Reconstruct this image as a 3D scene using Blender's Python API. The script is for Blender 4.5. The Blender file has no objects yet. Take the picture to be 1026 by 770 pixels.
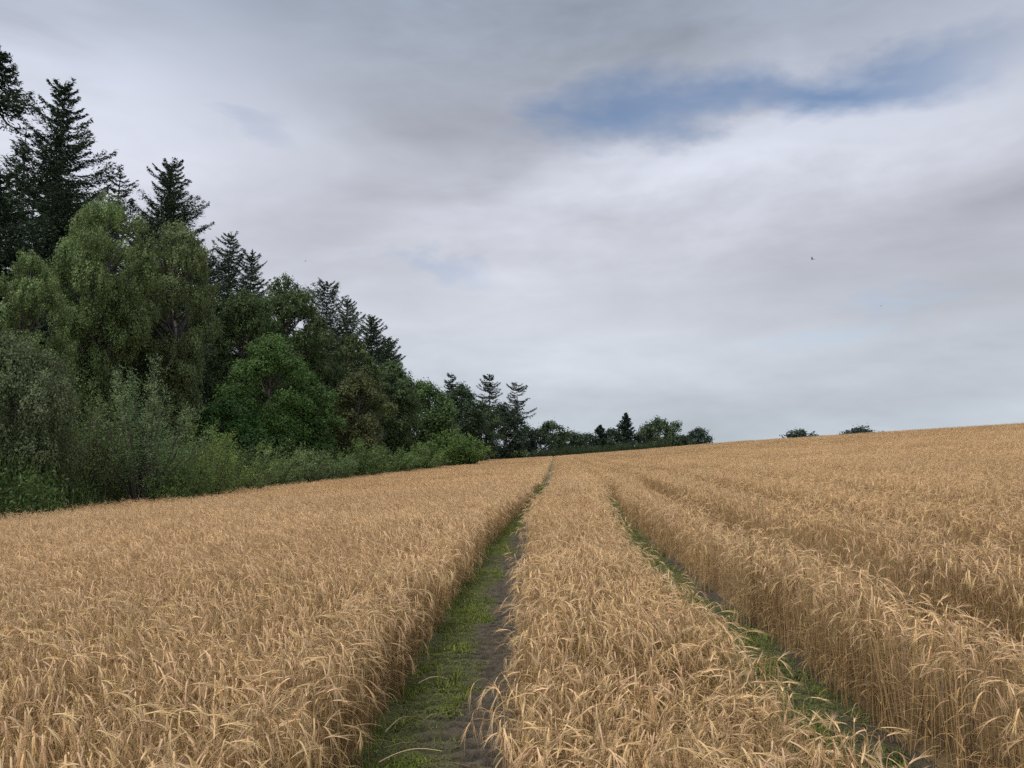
import bpy, math, random
import numpy as np

PI = math.pi
rng = np.random.default_rng(11)
S = bpy.context.scene
COL = S.collection

# ------------------------------------------------------------------ camera
F = 733.0 / 1026.0            # focal length in picture widths
PITCH = math.radians(5.8)
CAM = np.array([0.0, 0.0, 1.62])
cam_d = bpy.data.cameras.new('camera')
cam_d.sensor_width = 36.0
cam_d.lens = 36.0 * F
cam_d.clip_start = 0.05
cam_d.clip_end = 6000
cam = bpy.data.objects.new('camera', cam_d)
cam.location = CAM
cam.rotation_euler = (PI / 2 + PITCH, 0, 0)
COL.objects.link(cam)
S.camera = cam


def sight(u, v, y):
    """world point at forward distance y seen at photo pixel u, v"""
    dx, dy = (u - 513) / 733.0, (v - 385) / 733.0
    up = -dy * math.cos(PITCH) + math.sin(PITCH)
    fw = math.cos(PITCH) + dy * math.sin(PITCH)
    k = y / fw
    return dx * k, y, CAM[2] + up * k


# ------------------------------------------------------------------ helpers
def tag(o, label=None, cat=None, group=None, kind=None):
    if label: o['label'] = label
    if cat: o['category'] = cat
    if group: o['group'] = group
    if kind: o['kind'] = kind
    return o


def empty(name, loc, label, cat, group=None):
    o = bpy.data.objects.new(name, None)
    o.empty_display_size = 0.3
    o.location = loc
    COL.objects.link(o)
    return tag(o, label, cat, group)


def make_mesh(name, verts, faces, mat, col=None, smooth=False):
    """verts (n,3); faces list of (m,k) int arrays; col (n,3) albedo"""
    me = bpy.data.meshes.new(name)
    verts = np.asarray(verts, np.float32)
    faces = [np.asarray(f, np.int32) for f in (faces if isinstance(faces, list) else [faces]) if len(f)]
    nl = sum(f.size for f in faces)
    npoly = sum(len(f) for f in faces)
    me.vertices.add(len(verts))
    me.vertices.foreach_set('co', verts.ravel())
    me.loops.add(nl)
    me.loops.foreach_set('vertex_index', np.concatenate([f.ravel() for f in faces]))
    me.polygons.add(npoly)
    tot = np.concatenate([np.full(len(f), f.shape[1], np.int32) for f in faces])
    st = np.concatenate([[0], np.cumsum(tot)[:-1]]).astype(np.int32)
    me.polygons.foreach_set('loop_start', st)
    me.polygons.foreach_set('loop_total', tot)
    if smooth:
        me.polygons.foreach_set('use_smooth', np.ones(npoly, bool))
    if col is not None:
        c = np.ones((len(verts), 4), np.float32)
        c[:, :3] = col
        a = me.attributes.new('tint', 'FLOAT_COLOR', 'POINT')
        a.data.foreach_set('color', c.ravel())
    me.update(calc_edges=True)
    me.validate()
    if mat: me.materials.append(mat)
    return me


def link(name, me, parent=None):
    o = bpy.data.objects.new(name, me)
    COL.objects.link(o)
    if parent is not None: o.parent = parent
    return o


class Buf:
    """collects pieces of one mesh"""
    def __init__(s):
        s.v, s.f3, s.f4, s.c, s.n = [], [], [], [], 0

    def add(s, v, f, c):
        v = np.asarray(v, float)
        f = np.asarray(f, int)
        (s.f3 if f.shape[1] == 3 else s.f4).append(f + s.n)
        s.v.append(v)
        c = np.asarray(c, float)
        s.c.append(np.broadcast_to(c, (len(v), 3)))
        s.n += len(v)

    def mesh(s, name, mat, smooth=False):
        fs = []
        if s.f3: fs.append(np.concatenate(s.f3))
        if s.f4: fs.append(np.concatenate(s.f4))
        return make_mesh(name, np.concatenate(s.v), fs, mat, np.concatenate(s.c), smooth)


def tube(buf, pts, rad, col, sides=6, flat=None):
    """tapered tube through pts"""
    pts = np.asarray(pts, float)
    n = len(pts)
    rad = np.broadcast_to(np.asarray(rad, float), (n,))
    t = np.gradient(pts, axis=0)
    t /= np.linalg.norm(t, axis=1)[:, None] + 1e-9
    ref = np.array([0.0, 0, 1]) if abs(t[0, 2]) < 0.9 else np.array([1.0, 0, 0])
    a = np.cross(t, ref)
    a /= np.linalg.norm(a, axis=1)[:, None] + 1e-9
    b = np.cross(t, a)
    ang = np.arange(sides) * 2 * PI / sides
    fl = 1.0 if flat is None else flat
    ring = pts[:, None, :] + rad[:, None, None] * (np.cos(ang)[None, :, None] * a[:, None, :] + fl * np.sin(ang)[None, :, None] * b[:, None, :])
    v = ring.reshape(-1, 3)
    i = np.arange(n - 1)[:, None] * sides
    j = np.arange(sides)[None, :]
    k = (j + 1) % sides
    f = np.stack([i + j, i + k, i + sides + k, i + sides + j], -1).reshape(-1, 4)
    buf.add(v, f, col)


def noise2(x, y, seed=0):
    """cheap smooth value noise in numpy, 0..1"""
    x = np.asarray(x, float); y = np.asarray(y, float)
    xi, yi = np.floor(x), np.floor(y)
    fx, fy = x - xi, y - yi
    fx = fx * fx * (3 - 2 * fx); fy = fy * fy * (3 - 2 * fy)

    def h(a, b):
        s = np.sin(a * 127.1 + b * 311.7 + seed * 74.7) * 43758.5453
        return s - np.floor(s)
    return (h(xi, yi) * (1 - fx) + h(xi + 1, yi) * fx) * (1 - fy) + (h(xi, yi + 1) * (1 - fx) + h(xi + 1, yi + 1) * fx) * fy


def fbm(x, y, seed=0, oct=3):
    s, a, t = 0, 1.0, 0
    for k in range(oct):
        s = s + a * noise2(x * 2 ** k, y * 2 ** k, seed + k); t += a; a *= .5
    return s / t


# ------------------------------------------------------------------ the lie of the land
PX = np.array([-400, -16, 0, 12, 35, 59, 95, 140, 260, 700.0])
PZ = np.array([-0.9, -0.9, 0, .68, 2.4, 4.5, 6.6, 8.1, 11.2, 15.0])
_gx = np.linspace(-400, 700, 4401)
_gz = np.interp(_gx, PX, PZ)
_k = np.hanning(49); _k /= _k.sum()
_gz = np.convolve(np.pad(_gz, 24, mode='edge'), _k, mode='valid')


def land(x, y):
    x = np.asarray(x, float); y = np.asarray(y, float)
    z = np.interp(x, _gx, _gz) - np.interp(0.0, _gx, _gz)
    yy = np.clip(y, -50, 210)
    z = z + 0.0042 * yy
    z = z + 0.10 * np.sin(y * .055 + 1.2) * np.clip((y - 10) / 30, 0, 1) * np.clip(1 - y / 260, 0, 1)
    over = np.clip(y - 205, 0, 260)
    z = z - 0.00042 * over ** 2 * np.clip((x + 30) / 60, 0.05, 1)
    b = np.clip((-15.6 - x) / 2.2, 0, 1)
    z = z + .42 * b * b * (3 - 2 * b)          # low bank along the field edge
    d = np.clip(-17.5 - x, 0, 90)
    z = z + 0.16 * np.clip(d - 3, 0, 60) * np.clip((190 - y) / 60, 0.1, 1)
    return z


# wheel track centre line
TY = np.array([-60, 0, 3.8, 8.4, 14, 18, 22, 35, 60, 100, 200, 260.0])
TX = np.array([-2.5, -.58, -.43, -.27, .02, .38, .80, 1.62, 3.1, 5.4, 11.2, 14.8])
_ty = np.linspace(-60, 260, 3201)
_tx = np.interp(_ty, TY, TX)
_k = np.hanning(41); _k /= _k.sum()
_tx = np.convolve(np.pad(_tx, 20, mode='edge'), _k, mode='valid')
_tx[:20] = np.interp(_ty[:20], TY, TX); _tx[-20:] = np.interp(_ty[-20:], TY, TX)


def track(y):
    return np.interp(y, _ty, _tx)


# ------------------------------------------------------------------ materials
def new_mat(name):
    m = bpy.data.materials.new(name)
    m.use_nodes = True
    nt = m.node_tree
    nt.nodes.clear()
    out = nt.nodes.new('ShaderNodeOutputMaterial')
    return m, nt, out


def N(nt, typ, **kw):
    n = nt.nodes.new(typ)
    for k, v in kw.items():
        setattr(n, k, v)
    return n


def math_node(nt, op, a, b=None, c=None, clamp=False):
    n = N(nt, 'ShaderNodeMath', operation=op)
    n.use_clamp = clamp
    for i, x in enumerate((a, b, c)):
        if x is None: continue
        if isinstance(x, (int, float)): n.inputs[i].default_value = x
        else: nt.links.new(x, n.inputs[i])
    return n.outputs[0]


def leaf_mat(name, trans=0.3, rough=0.55, spec=0.25, pos_scale=0.35, pos_amt=0.25, inst_amt=0.0, gain=1.0):
    """albedo from the mesh's own leaf colours, varied over the plant"""
    m, nt, out = new_mat(name)
    at = N(nt, 'ShaderNodeAttribute', attribute_name='tint')
    geo = N(nt, 'ShaderNodeNewGeometry')
    no = N(nt, 'ShaderNodeTexNoise')
    no.inputs['Scale'].default_value = pos_scale
    no.inputs['Detail'].default_value = 3
    nt.links.new(geo.outputs['Position'], no.inputs['Vector'])
    k = math_node(nt, 'MULTIPLY_ADD', no.outputs['Fac'], 2 * pos_amt * gain, (1 - pos_amt) * gain)
    if inst_amt:
        oi = N(nt, 'ShaderNodeObjectInfo')
        r = math_node(nt, 'MULTIPLY_ADD', oi.outputs['Random'], 2 * inst_amt, 1 - inst_amt)
        k = math_node(nt, 'MULTIPLY', k, r)
    mul = N(nt, 'ShaderNodeVectorMath', operation='SCALE')
    nt.links.new(at.outputs['Color'], mul.inputs[0])
    nt.links.new(k, mul.inputs['Scale'])
    bs = N(nt, 'ShaderNodeBsdfPrincipled')
    nt.links.new(mul.outputs[0], bs.inputs['Base Color'])
    bs.inputs['Roughness'].default_value = rough
    bs.inputs['Specular IOR Level'].default_value = spec
    tr = N(nt, 'ShaderNodeBsdfTranslucent')
    nt.links.new(mul.outputs[0], tr.inputs['Color'])
    mx = N(nt, 'ShaderNodeMixShader')
    mx.inputs[0].default_value = trans
    nt.links.new(bs.outputs[0], mx.inputs[1])
    nt.links.new(tr.outputs[0], mx.inputs[2])
    nt.links.new(mx.outputs[0], out.inputs[0])
    return m


M_LEAF = leaf_mat('foliage', .34, gain=1.15)
M_NEEDLE = leaf_mat('needles', .12, spec=.15)
M_STRAW = leaf_mat('ripe_straw', .26, rough=.6, spec=.2, pos_scale=.22, pos_amt=.16, inst_amt=.13)
M_GRASS = leaf_mat('rough_grass', .3, pos_scale=.6, pos_amt=.3, inst_amt=.2)


def bark_mat():
    m, nt, out = new_mat('bark')
    at = N(nt, 'ShaderNodeAttribute', attribute_name='tint')
    geo = N(nt, 'ShaderNodeNewGeometry')
    no = N(nt, 'ShaderNodeTexNoise')
    no.inputs['Scale'].default_value = 4.0
    no.inputs['Detail'].default_value = 5
    nt.links.new(geo.outputs['Position'], no.inputs['Vector'])
    k = math_node(nt, 'MULTIPLY_ADD', no.outputs['Fac'], 1.2, .4)
    mul = N(nt, 'ShaderNodeVectorMath', operation='SCALE')
    nt.links.new(at.outputs['Color'], mul.inputs[0]); nt.links.new(k, mul.inputs['Scale'])
    bs = N(nt, 'ShaderNodeBsdfPrincipled')
    nt.links.new(mul.outputs[0], bs.inputs['Base Color'])
    bs.inputs['Roughness'].default_value = .9
    nt.links.new(bs.outputs[0], out.inputs[0])
    return m


M_BARK = bark_mat()


def ground_mat():
    m, nt, out = new_mat('field_ground')
    geo = N(nt, 'ShaderNodeNewGeometry')
    sep = N(nt, 'ShaderNodeSeparateXYZ')
    nt.links.new(geo.outputs['Position'], sep.inputs[0])
    n1 = N(nt, 'ShaderNodeTexNoise'); n1.inputs['Scale'].default_value = 9; n1.inputs['Detail'].default_value = 8
    n2 = N(nt, 'ShaderNodeTexNoise'); n2.inputs['Scale'].default_value = .5; n2.inputs['Detail'].default_value = 4
    for n in (n1, n2): nt.links.new(geo.outputs['Position'], n.inputs['Vector'])
    soil = N(nt, 'ShaderNodeValToRGB')
    e = soil.color_ramp.elements
    e[0].position = .3; e[0].color = (.07, .05, .03, 1)
    e[1].position = .72; e[1].color = (.26, .18, .085, 1)
    nt.links.new(n1.outputs['Fac'], soil.inputs[0])
    wood = N(nt, 'ShaderNodeValToRGB')
    e = wood.color_ramp.elements
    e[0].position = .35; e[0].color = (.030, .026, .016, 1)
    e[1].position = .7; e[1].color = (.035, .055, .018, 1)
    nt.links.new(n1.outputs['Fac'], wood.inputs[0])
    edge = math_node(nt, 'MULTIPLY_ADD', n2.outputs['Fac'], 2.0, sep.outputs[0])
    fac = math_node(nt, 'MULTIPLY_ADD', edge, -.8, -11.2, clamp=True)
    far = math_node(nt, 'MULTIPLY_ADD', sep.outputs[1], .25, -53.5, clamp=True)
    fac = math_node(nt, 'MAXIMUM', fac, far)
    mix = N(nt, 'ShaderNodeMix', data_type='RGBA')
    nt.links.new(fac, mix.inputs[0])
    nt.links.new(soil.outputs[0], mix.inputs[6]); nt.links.new(wood.outputs[0], mix.inputs[7])
    bs = N(nt, 'ShaderNodeBsdfPrincipled'); bs.inputs['Roughness'].default_value = .95
    nt.links.new(mix.outputs[2], bs.inputs['Base Color'])
    bp = N(nt, 'ShaderNodeBump'); bp.inputs['Strength'].default_value = .6; bp.inputs['Distance'].default_value = .05
    nt.links.new(n1.outputs['Fac'], bp.inputs['Height']); nt.links.new(bp.outputs[0], bs.inputs['Normal'])
    nt.links.new(bs.outputs[0], out.inputs[0])
    return m


def track_mat():
    m, nt, out = new_mat('wheel_track_mud')
    geo = N(nt, 'ShaderNodeNewGeometry')
    at = N(nt, 'ShaderNodeAttribute', attribute_name='moss')
    n1 = N(nt, 'ShaderNodeTexNoise'); n1.inputs['Scale'].default_value = 26; n1.inputs['Detail'].default_value = 8
    n2 = N(nt, 'ShaderNodeTexNoise'); n2.inputs['Scale'].default_value = 90; n2.inputs['Detail'].default_value = 4
    for n in (n1, n2): nt.links.new(geo.outputs['Position'], n.inputs['Vector'])
    mud = N(nt, 'ShaderNodeValToRGB')
    e = mud.color_ramp.elements
    e[0].position = .3; e[0].color = (.030, .023, .015, 1)
    e[1].position = .7; e[1].color = (.110, .085, .058, 1)
    nt.links.new(n1.outputs['Fac'], mud.inputs[0])
    mos = N(nt, 'ShaderNodeValToRGB')
    e = mos.color_ramp.elements
    e[0].position = .42; e[0].color = (.026, .026, .010, 1)
    e[1].position = .66; e[1].color = (.14, .165, .020, 1)
    nt.links.new(n2.outputs['Fac'], mos.inputs[0])
    f = math_node(nt, 'MULTIPLY_ADD', n1.outputs['Fac'], .9, -.45)
    f = math_node(nt, 'ADD', f, at.outputs['Fac'], clamp=True)
    mix = N(nt, 'ShaderNodeMix', data_type='RGBA')
    nt.links.new(f, mix.inputs[0]); nt.links.new(mud.outputs[0], mix.inputs[6]); nt.links.new(mos.outputs[0], mix.inputs[7])
    bs = N(nt, 'ShaderNodeBsdfPrincipled'); bs.inputs['Roughness'].default_value = .8
    shade_at = N(nt, 'ShaderNodeAttribute', attribute_name='groove_shade')
    groove_dark = math_node(nt, 'MULTIPLY_ADD', shade_at.outputs['Fac'], -.74, 1.0)  # crevice shade painted into the colour of the tread grooves
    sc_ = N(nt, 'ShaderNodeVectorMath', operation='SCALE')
    nt.links.new(mix.outputs[2], sc_.inputs[0]); nt.links.new(groove_dark, sc_.inputs['Scale'])
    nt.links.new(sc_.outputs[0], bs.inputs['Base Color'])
    bp = N(nt, 'ShaderNodeBump'); bp.inputs['Strength'].default_value = 1.0; bp.inputs['Distance'].default_value = .02
    nt.links.new(n2.outputs['Fac'], bp.inputs['Height']); nt.links.new(bp.outputs[0], bs.inputs['Normal'])
    nt.links.new(bs.outputs[0], out.inputs[0])
    return m


# ------------------------------------------------------------------ ground and wheel tracks
def grid_mesh(name, xs, ys, zf, mat):
    X, Y = np.meshgrid(xs, ys)
    v = np.stack([X, Y, zf(X, Y)], -1).reshape(-1, 3)
    nx, ny = len(xs), len(ys)
    i = np.arange(ny - 1)[:, None] * nx + np.arange(nx - 1)[None, :]
    f = np.stack([i, i + 1, i + nx + 1, i + nx], -1).reshape(-1, 4)
    return make_mesh(name, v, f, mat, smooth=True)


xs = np.unique(np.concatenate([np.linspace(-900, -70, 40), np.linspace(-70, 40, 180), np.linspace(40, 300, 120), np.linspace(300, 1200, 50)]))
ys = np.unique(np.concatenate([np.linspace(-200, -20, 20), np.linspace(-20, 60, 120), np.linspace(60, 340, 160), np.linspace(340, 2500, 60)]))
g = link('ground', grid_mesh('ground', xs, ys, land, ground_mat()))
tag(g, kind='structure')

M_TRACK = track_mat()


def wheel_track(off, half, moss_lo, seed):
    ys = np.concatenate([np.arange(1.5, 16, .016), np.arange(16, 40, .06), np.arange(40, 208, .5)])
    us = np.linspace(-1, 1, 45)
    U, Y = np.meshgrid(us, ys)
    X = track(Y) + off + U * half
    w = fbm(X * 7, Y * 7, seed)
    # tyre lug prints: arched bars across the rut
    ph = (Y + .10 * (1 - (U * 1.15 - .25) ** 2) + .035 * (fbm(X * 5, Y * 5, seed + 9) - .5) * 2) / .135
    s = np.sin(ph * 2 * PI)
    bars = np.tanh(5.0 * (s + .35 * (fbm(X * 9, Y * 9, seed + 13) - .5) * 2)) * .5 + .5
    amt = np.clip(fbm(X * 2.2, Y * 1.3, seed + 4) * 2.0 - .35, .15, 1)
    mid = np.exp(-((U - .12) / .72) ** 4)
    z = land(X, Y) + .012 + .050 * bars * amt * mid + .028 * (w - .5) + .030 * (fbm(X * 26, Y * 26, seed + 2, 3) - .5)
    z = z + .05 * np.clip(np.abs(U) - .72, 0, 1) / .28 * (U < 0) + .03 * np.clip(np.abs(U) - .72, 0, 1) / .28 * (U > 0)
    z = np.where(np.abs(U) > .995, land(X, Y) - .06, z)
    moss = np.clip(.5 - (U - moss_lo) * 2.2 + (fbm(X * 4, Y * 1.6, seed + 6) - .5) * 2.2 - .25 * bars * amt, 0, 1)
    v = np.stack([X, Y, z], -1).reshape(-1, 3)
    nx, ny = len(us), len(ys)
    i = np.arange(ny - 1)[:, None] * nx + np.arange(nx - 1)[None, :]
    f = np.stack([i, i + 1, i + nx + 1, i + nx], -1).reshape(-1, 4)
    me = make_mesh('wheel_track', v, f, M_TRACK, smooth=True)
    a = me.attributes.new('moss', 'FLOAT', 'POINT')
    a.data.foreach_set('value', moss.ravel().astype(np.float32))
    a = me.attributes.new('groove_shade', 'FLOAT', 'POINT')
    a.data.foreach_set('value', ((1 - bars) * amt * mid).ravel().astype(np.float32))  # mask of the painted shade, strongest between the lug bars
    o = link('wheel_track', me)
    tag(o, kind='structure')
    return X.ravel(), Y.ravel(), z.ravel(), moss.ravel(), U.ravel()


HALF_A, HALF_B = .315, .28
OFF_B = 2.06
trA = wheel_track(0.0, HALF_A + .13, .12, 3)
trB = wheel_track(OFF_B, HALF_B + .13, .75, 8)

# ------------------------------------------------------------------ instanced cover (one object each)
def scatter(name, pts, rot, scl, idx, protos, label, cat, mat):
    """one object: a cloud of points that carries copies of the prototype meshes"""
    me = bpy.data.meshes.new(name)
    n = len(pts)
    me.vertices.add(n)
    me.vertices.foreach_set('co', np.asarray(pts, np.float32).ravel())
    a = me.attributes.new('rot', 'FLOAT_VECTOR', 'POINT'); a.data.foreach_set('vector', np.asarray(rot, np.float32).ravel())
    a = me.attributes.new('scl', 'FLOAT_VECTOR', 'POINT'); a.data.foreach_set('vector', np.asarray(scl, np.float32).ravel())
    a = me.attributes.new('idx', 'INT', 'POINT'); a.data.foreach_set('value', np.asarray(idx, np.int32))
    me.materials.append(mat)
    o = link(name, me)
    tag(o, label, cat, kind='stuff')
    ng = bpy.data.node_groups.new(name, 'GeometryNodeTree')
    ng.interface.new_socket(name='Geometry', in_out='INPUT', socket_type='NodeSocketGeometry')
    ng.interface.new_socket(name='Geometry', in_out='OUTPUT', socket_type='NodeSocketGeometry')
    gi = ng.nodes.new('NodeGroupInput'); go = ng.nodes.new('NodeGroupOutput')
    nr = ng.nodes.new('GeometryNodeInputNamedAttribute'); nr.data_type = 'FLOAT_VECTOR'; nr.inputs['Name'].default_value = 'rot'
    ns = ng.nodes.new('GeometryNodeInputNamedAttribute'); ns.data_type = 'FLOAT_VECTOR'; ns.inputs['Name'].default_value = 'scl'
    ni = ng.nodes.new('GeometryNodeInputNamedAttribute'); ni.data_type = 'INT'; ni.inputs['Name'].default_value = 'idx'
    jn = ng.nodes.new('GeometryNodeJoinGeometry')
    for k, pm in enumerate(protos):
        po = bpy.data.objects.new(name + '_tuft', pm)
        inf = ng.nodes.new('GeometryNodeObjectInfo')
        inf.inputs['Object'].default_value = po
        inf.inputs['As Instance'].default_value = False
        cmpn = ng.nodes.new('FunctionNodeCompare'); cmpn.data_type = 'INT'; cmpn.operation = 'EQUAL'
        ng.links.new(ni.outputs[0], cmpn.inputs[2])
        cmpn.inputs[3].default_value = k
        ip = ng.nodes.new('GeometryNodeInstanceOnPoints')
        ng.links.new(gi.outputs[0], ip.inputs['Points'])
        ng.links.new(cmpn.outputs[0], ip.inputs['Selection'])
        ng.links.new(inf.outputs['Geometry'], ip.inputs['Instance'])
        ng.links.new(nr.outputs[0], ip.inputs['Rotation'])
        ng.links.new(ns.outputs[0], ip.inputs['Scale'])
        ng.links.new(ip.outputs[0], jn.inputs[0])
    ng.links.new(jn.outputs[0], go.inputs[0])
    md = o.modifiers.new('scatter', 'NODES')
    md.node_group = ng
    return o


# ------------------------------------------------------------------ barley
EAR = np.array([.64, .447, .252])
STEM = np.array([.465, .31, .15])
DRY = np.array([.43, .29, .14])


def stalk(buf, x, y, L, az, lean, nod, r, lod, neck=.18):
    """one barley plant: stem that bows at the neck, ear, awns and dry leaves"""
    tint = 1 + r.normal(0, .13)
    warm = np.array([1, 1 + r.normal(0, .022), 1 + r.normal(0, .06)])
    ns = (9, 5, 3, 3)[lod]
    s = np.linspace(0, 1, ns)
    if lod < 2: s = np.concatenate([np.linspace(0, 1 - neck, 3), np.linspace(1 - neck, 1, ns - 2)[1:]])
    th = lean + (nod - lean) * np.clip((s - 1 + neck) / neck, 0, 1) ** 1.4
    p = np.zeros((len(s), 3)); ns = len(s); p[0] = (x, y, 0)
    ca, sa = math.cos(az), math.sin(az)
    for i in range(1, ns):
        t = (th[i] + th[i - 1]) / 2
        p[i] = p[i - 1] + L * (s[i] - s[i - 1]) * np.array([math.sin(t) * ca, math.sin(t) * sa, math.cos(t)])
    side = np.array([-sa, ca, 0.0])
    wst = (.0016, .0024, .006, .016)[lod]
    cs = STEM * tint * warm
    if lod == 0:
        tube(buf, p, np.linspace(1.25, .8, ns) * wst, cs, 3)
    else:
        q = np.concatenate([p - side * wst * .5, p + side * wst * .5])
        i = np.arange(ns - 1)
        buf.add(q, np.stack([i, i + 1, ns + i + 1, ns + i], -1), cs)
    # ear
    el = r.uniform(.052, .076) * (1, 1, 1.25, 1.6)[lod]
    t0 = nod
    ce = EAR * tint * warm * r.uniform(.88, 1.12)
    ne = (8, 5, 3, 2)[lod]
    pe = np.zeros((ne, 3)); pe[0] = p[-1]
    dirs = []
    bend = r.uniform(.4, 1.1)
    for i in range(ne):
        t = t0 + bend * i / (ne - 1)
        d = np.array([math.sin(t) * ca, math.sin(t) * sa, math.cos(t)])
        dirs.append(d)
        if i: pe[i] = pe[i - 1] + d * el / (ne - 1)
    dirs = np.array(dirs)
    we = (.0037, .0042, .009, .022)[lod]
    if lod <= 1:
        prof = np.sin(np.linspace(.22, 1, ne) * PI * .93) ** .6
        if lod == 0: prof = prof * (1 + .16 * (np.arange(ne) % 2))
        tube(buf, pe, we * prof, ce, 5 if lod == 0 else 4, flat=.65)
    else:
        e2 = side * we
        m = (pe[0] + pe[-1]) / 2
        up = np.cross(dirs[0], side) * we * .6
        v = np.array([pe[0], m + e2, pe[-1], m - e2, m + up, m - up])
        buf.add(v, [[0, 1, 2, 3], [0, 4, 2, 5]], ce)
    # awns
    na = (15, 8, 3, 0)[lod]
    if na:
        al = r.uniform(.055, .095)
        wa = (.0008, .0014, .004, 0)[lod]
        V, Fc = [], []
        sag = np.array([-.25 * ca, -.25 * sa, -.45])
        for k in range(na):
            j = r.uniform(.1, 1) * (ne - 1)
            i0 = int(j)
            i1 = min(i0 + 1, ne - 1)
            b = pe[i0] + (pe[i1] - pe[i0]) * (j - i0)
            d = dirs[i0]
            up = np.cross(d, side)
            out = d + side * r.normal(0, .15) + up * r.normal(0, .13)
            la_ = al * (.75 + .25 * j / (ne - 1))
            mid = b + out * la_ * .55 + np.array([0, 0, -.006])
            o2 = out + sag * la_ / .12
            tip = mid + o2 / (np.linalg.norm(o2) + 1e-9) * la_ * .5
            ws = np.cross(out, r.normal(size=3)); ws /= np.linalg.norm(ws) + 1e-9
            n0 = len(V)
            V += [b - ws * wa, b + ws * wa, mid + ws * wa * .7, mid - ws * wa * .7, tip]
            Fc += [[n0, n0 + 1, n0 + 2], [n0, n0 + 2, n0 + 3], [n0 + 3, n0 + 2, n0 + 4]]
        buf.add(V, Fc, ce * np.array([1.10, 1.10, 1.08]))
    # leaves
    nl = ((3 if neck < .12 else 2), 2, 1, 0)[lod]
    for k in range(nl):
        if r.random() < .25: continue
        sb = r.uniform(.14, .84)
        b = np.array([np.interp(sb, s, p[:, q_]) for q_ in range(3)])
        la = r.uniform(0, 2 * PI); ll = r.uniform(.10, .22)
        m = 5 if lod == 0 else 3
        t = r.uniform(.3, .9); tt = r.uniform(1.8, 3.0)
        q = [b]
        for i in range(1, m):
            a = t + (tt - t) * i / (m - 1)
            q.append(q[-1] + ll / (m - 1) * np.array([math.sin(a) * math.cos(la), math.sin(a) * math.sin(la), math.cos(a)]))
        q = np.array(q)
        sd = np.array([-math.sin(la), math.cos(la), 0]) * np.linspace(1, .15, m)[:, None] * (.0042, .0055, .010, 0)[lod]
        i = np.arange(m - 1)
        buf.add(np.concatenate([q - sd, q + sd]), np.stack([i, i + 1, m + i + 1, m + i], -1), DRY * tint * r.uniform(.8, 1.15) * warm)


def barley_tuft(seed, lod, n, rad, nod_mu, nod_sd, az_sd, lean_sd, neck=.18):
    r = np.random.default_rng(seed)
    b = Buf()
    for k in range(n):
        if lod < 2:
            a, q = r.uniform(0, 2 * PI), rad * math.sqrt(r.random())
            x, y = q * math.cos(a), q * math.sin(a)
        else:
            x, y = r.uniform(-rad, rad, 2)
        L = r.normal(.70, .055)
        if r.random() < .12: L *= r.uniform(.7, .9)
        stalk(b, x, y, L, r.normal(0, az_sd), abs(r.normal(.05, lean_sd)), np.clip(r.normal(nod_mu, nod_sd), .15, 2.75), r, lod, neck * r.uniform(.7, 1.3))
    return b.mesh('barley', M_STRAW)


protos = []
NOD0 = [barley_tuft(100 + k, 0, 6, .06, 2.1, .42, .75, .12, .17) for k in range(14)]
UPR0 = [barley_tuft(130 + k, 0, 6, .055, 1.6, .60, 1.2, .06, .12) for k in range(12)]
NOD1 = [barley_tuft(160 + k, 1, 10, .09, 2.0, .42, .8, .12, .17) for k in range(8)]
UPR1 = [barley_tuft(190 + k, 1, 10, .09, 1.5, .60, 1.2, .06, .12) for k in range(8)]
EDG0 = [barley_tuft(260 + k, 0, 6, .05, 1.6, .65, 1.3, .05, .09) for k in range(10)]
EDG1 = [barley_tuft(280 + k, 1, 10, .07, 1.5, .65, 1.3, .05, .09) for k in range(6)]
LOD2 = [barley_tuft(220 + k, 2, 55, .30, 1.3, .5, .9, .10) for k in range(6)]
LOD3 = [barley_tuft(240 + k, 3, 120, .8, 1.2, .5, .9, .10) for k in range(6)]
groups = [NOD0, UPR0, NOD1, UPR1, LOD2, LOD3, EDG0, EDG1]
start = np.cumsum([0] + [len(g_) for g_ in groups])
protos = sum(groups, [])


def field_edge(y):
    return -15.0 + .5 * np.sin(y * .11) + .35 * np.sin(y * .31 + 1) + .6 * np.clip((28 - y) / 12, -1, 1)


def jitter_grid(x0, x1, y0, y1, step):
    nx, ny = int((x1 - x0) / step), int((y1 - y0) / step)
    X, Y = np.meshgrid(x0 + (np.arange(nx) + .5) * step, y0 + (np.arange(ny) + .5) * step)
    X = X.ravel() + rng.uniform(-.5, .5, nx * ny) * step
    Y = Y.ravel() + rng.uniform(-.5, .5, nx * ny) * step
    return X, Y


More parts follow.
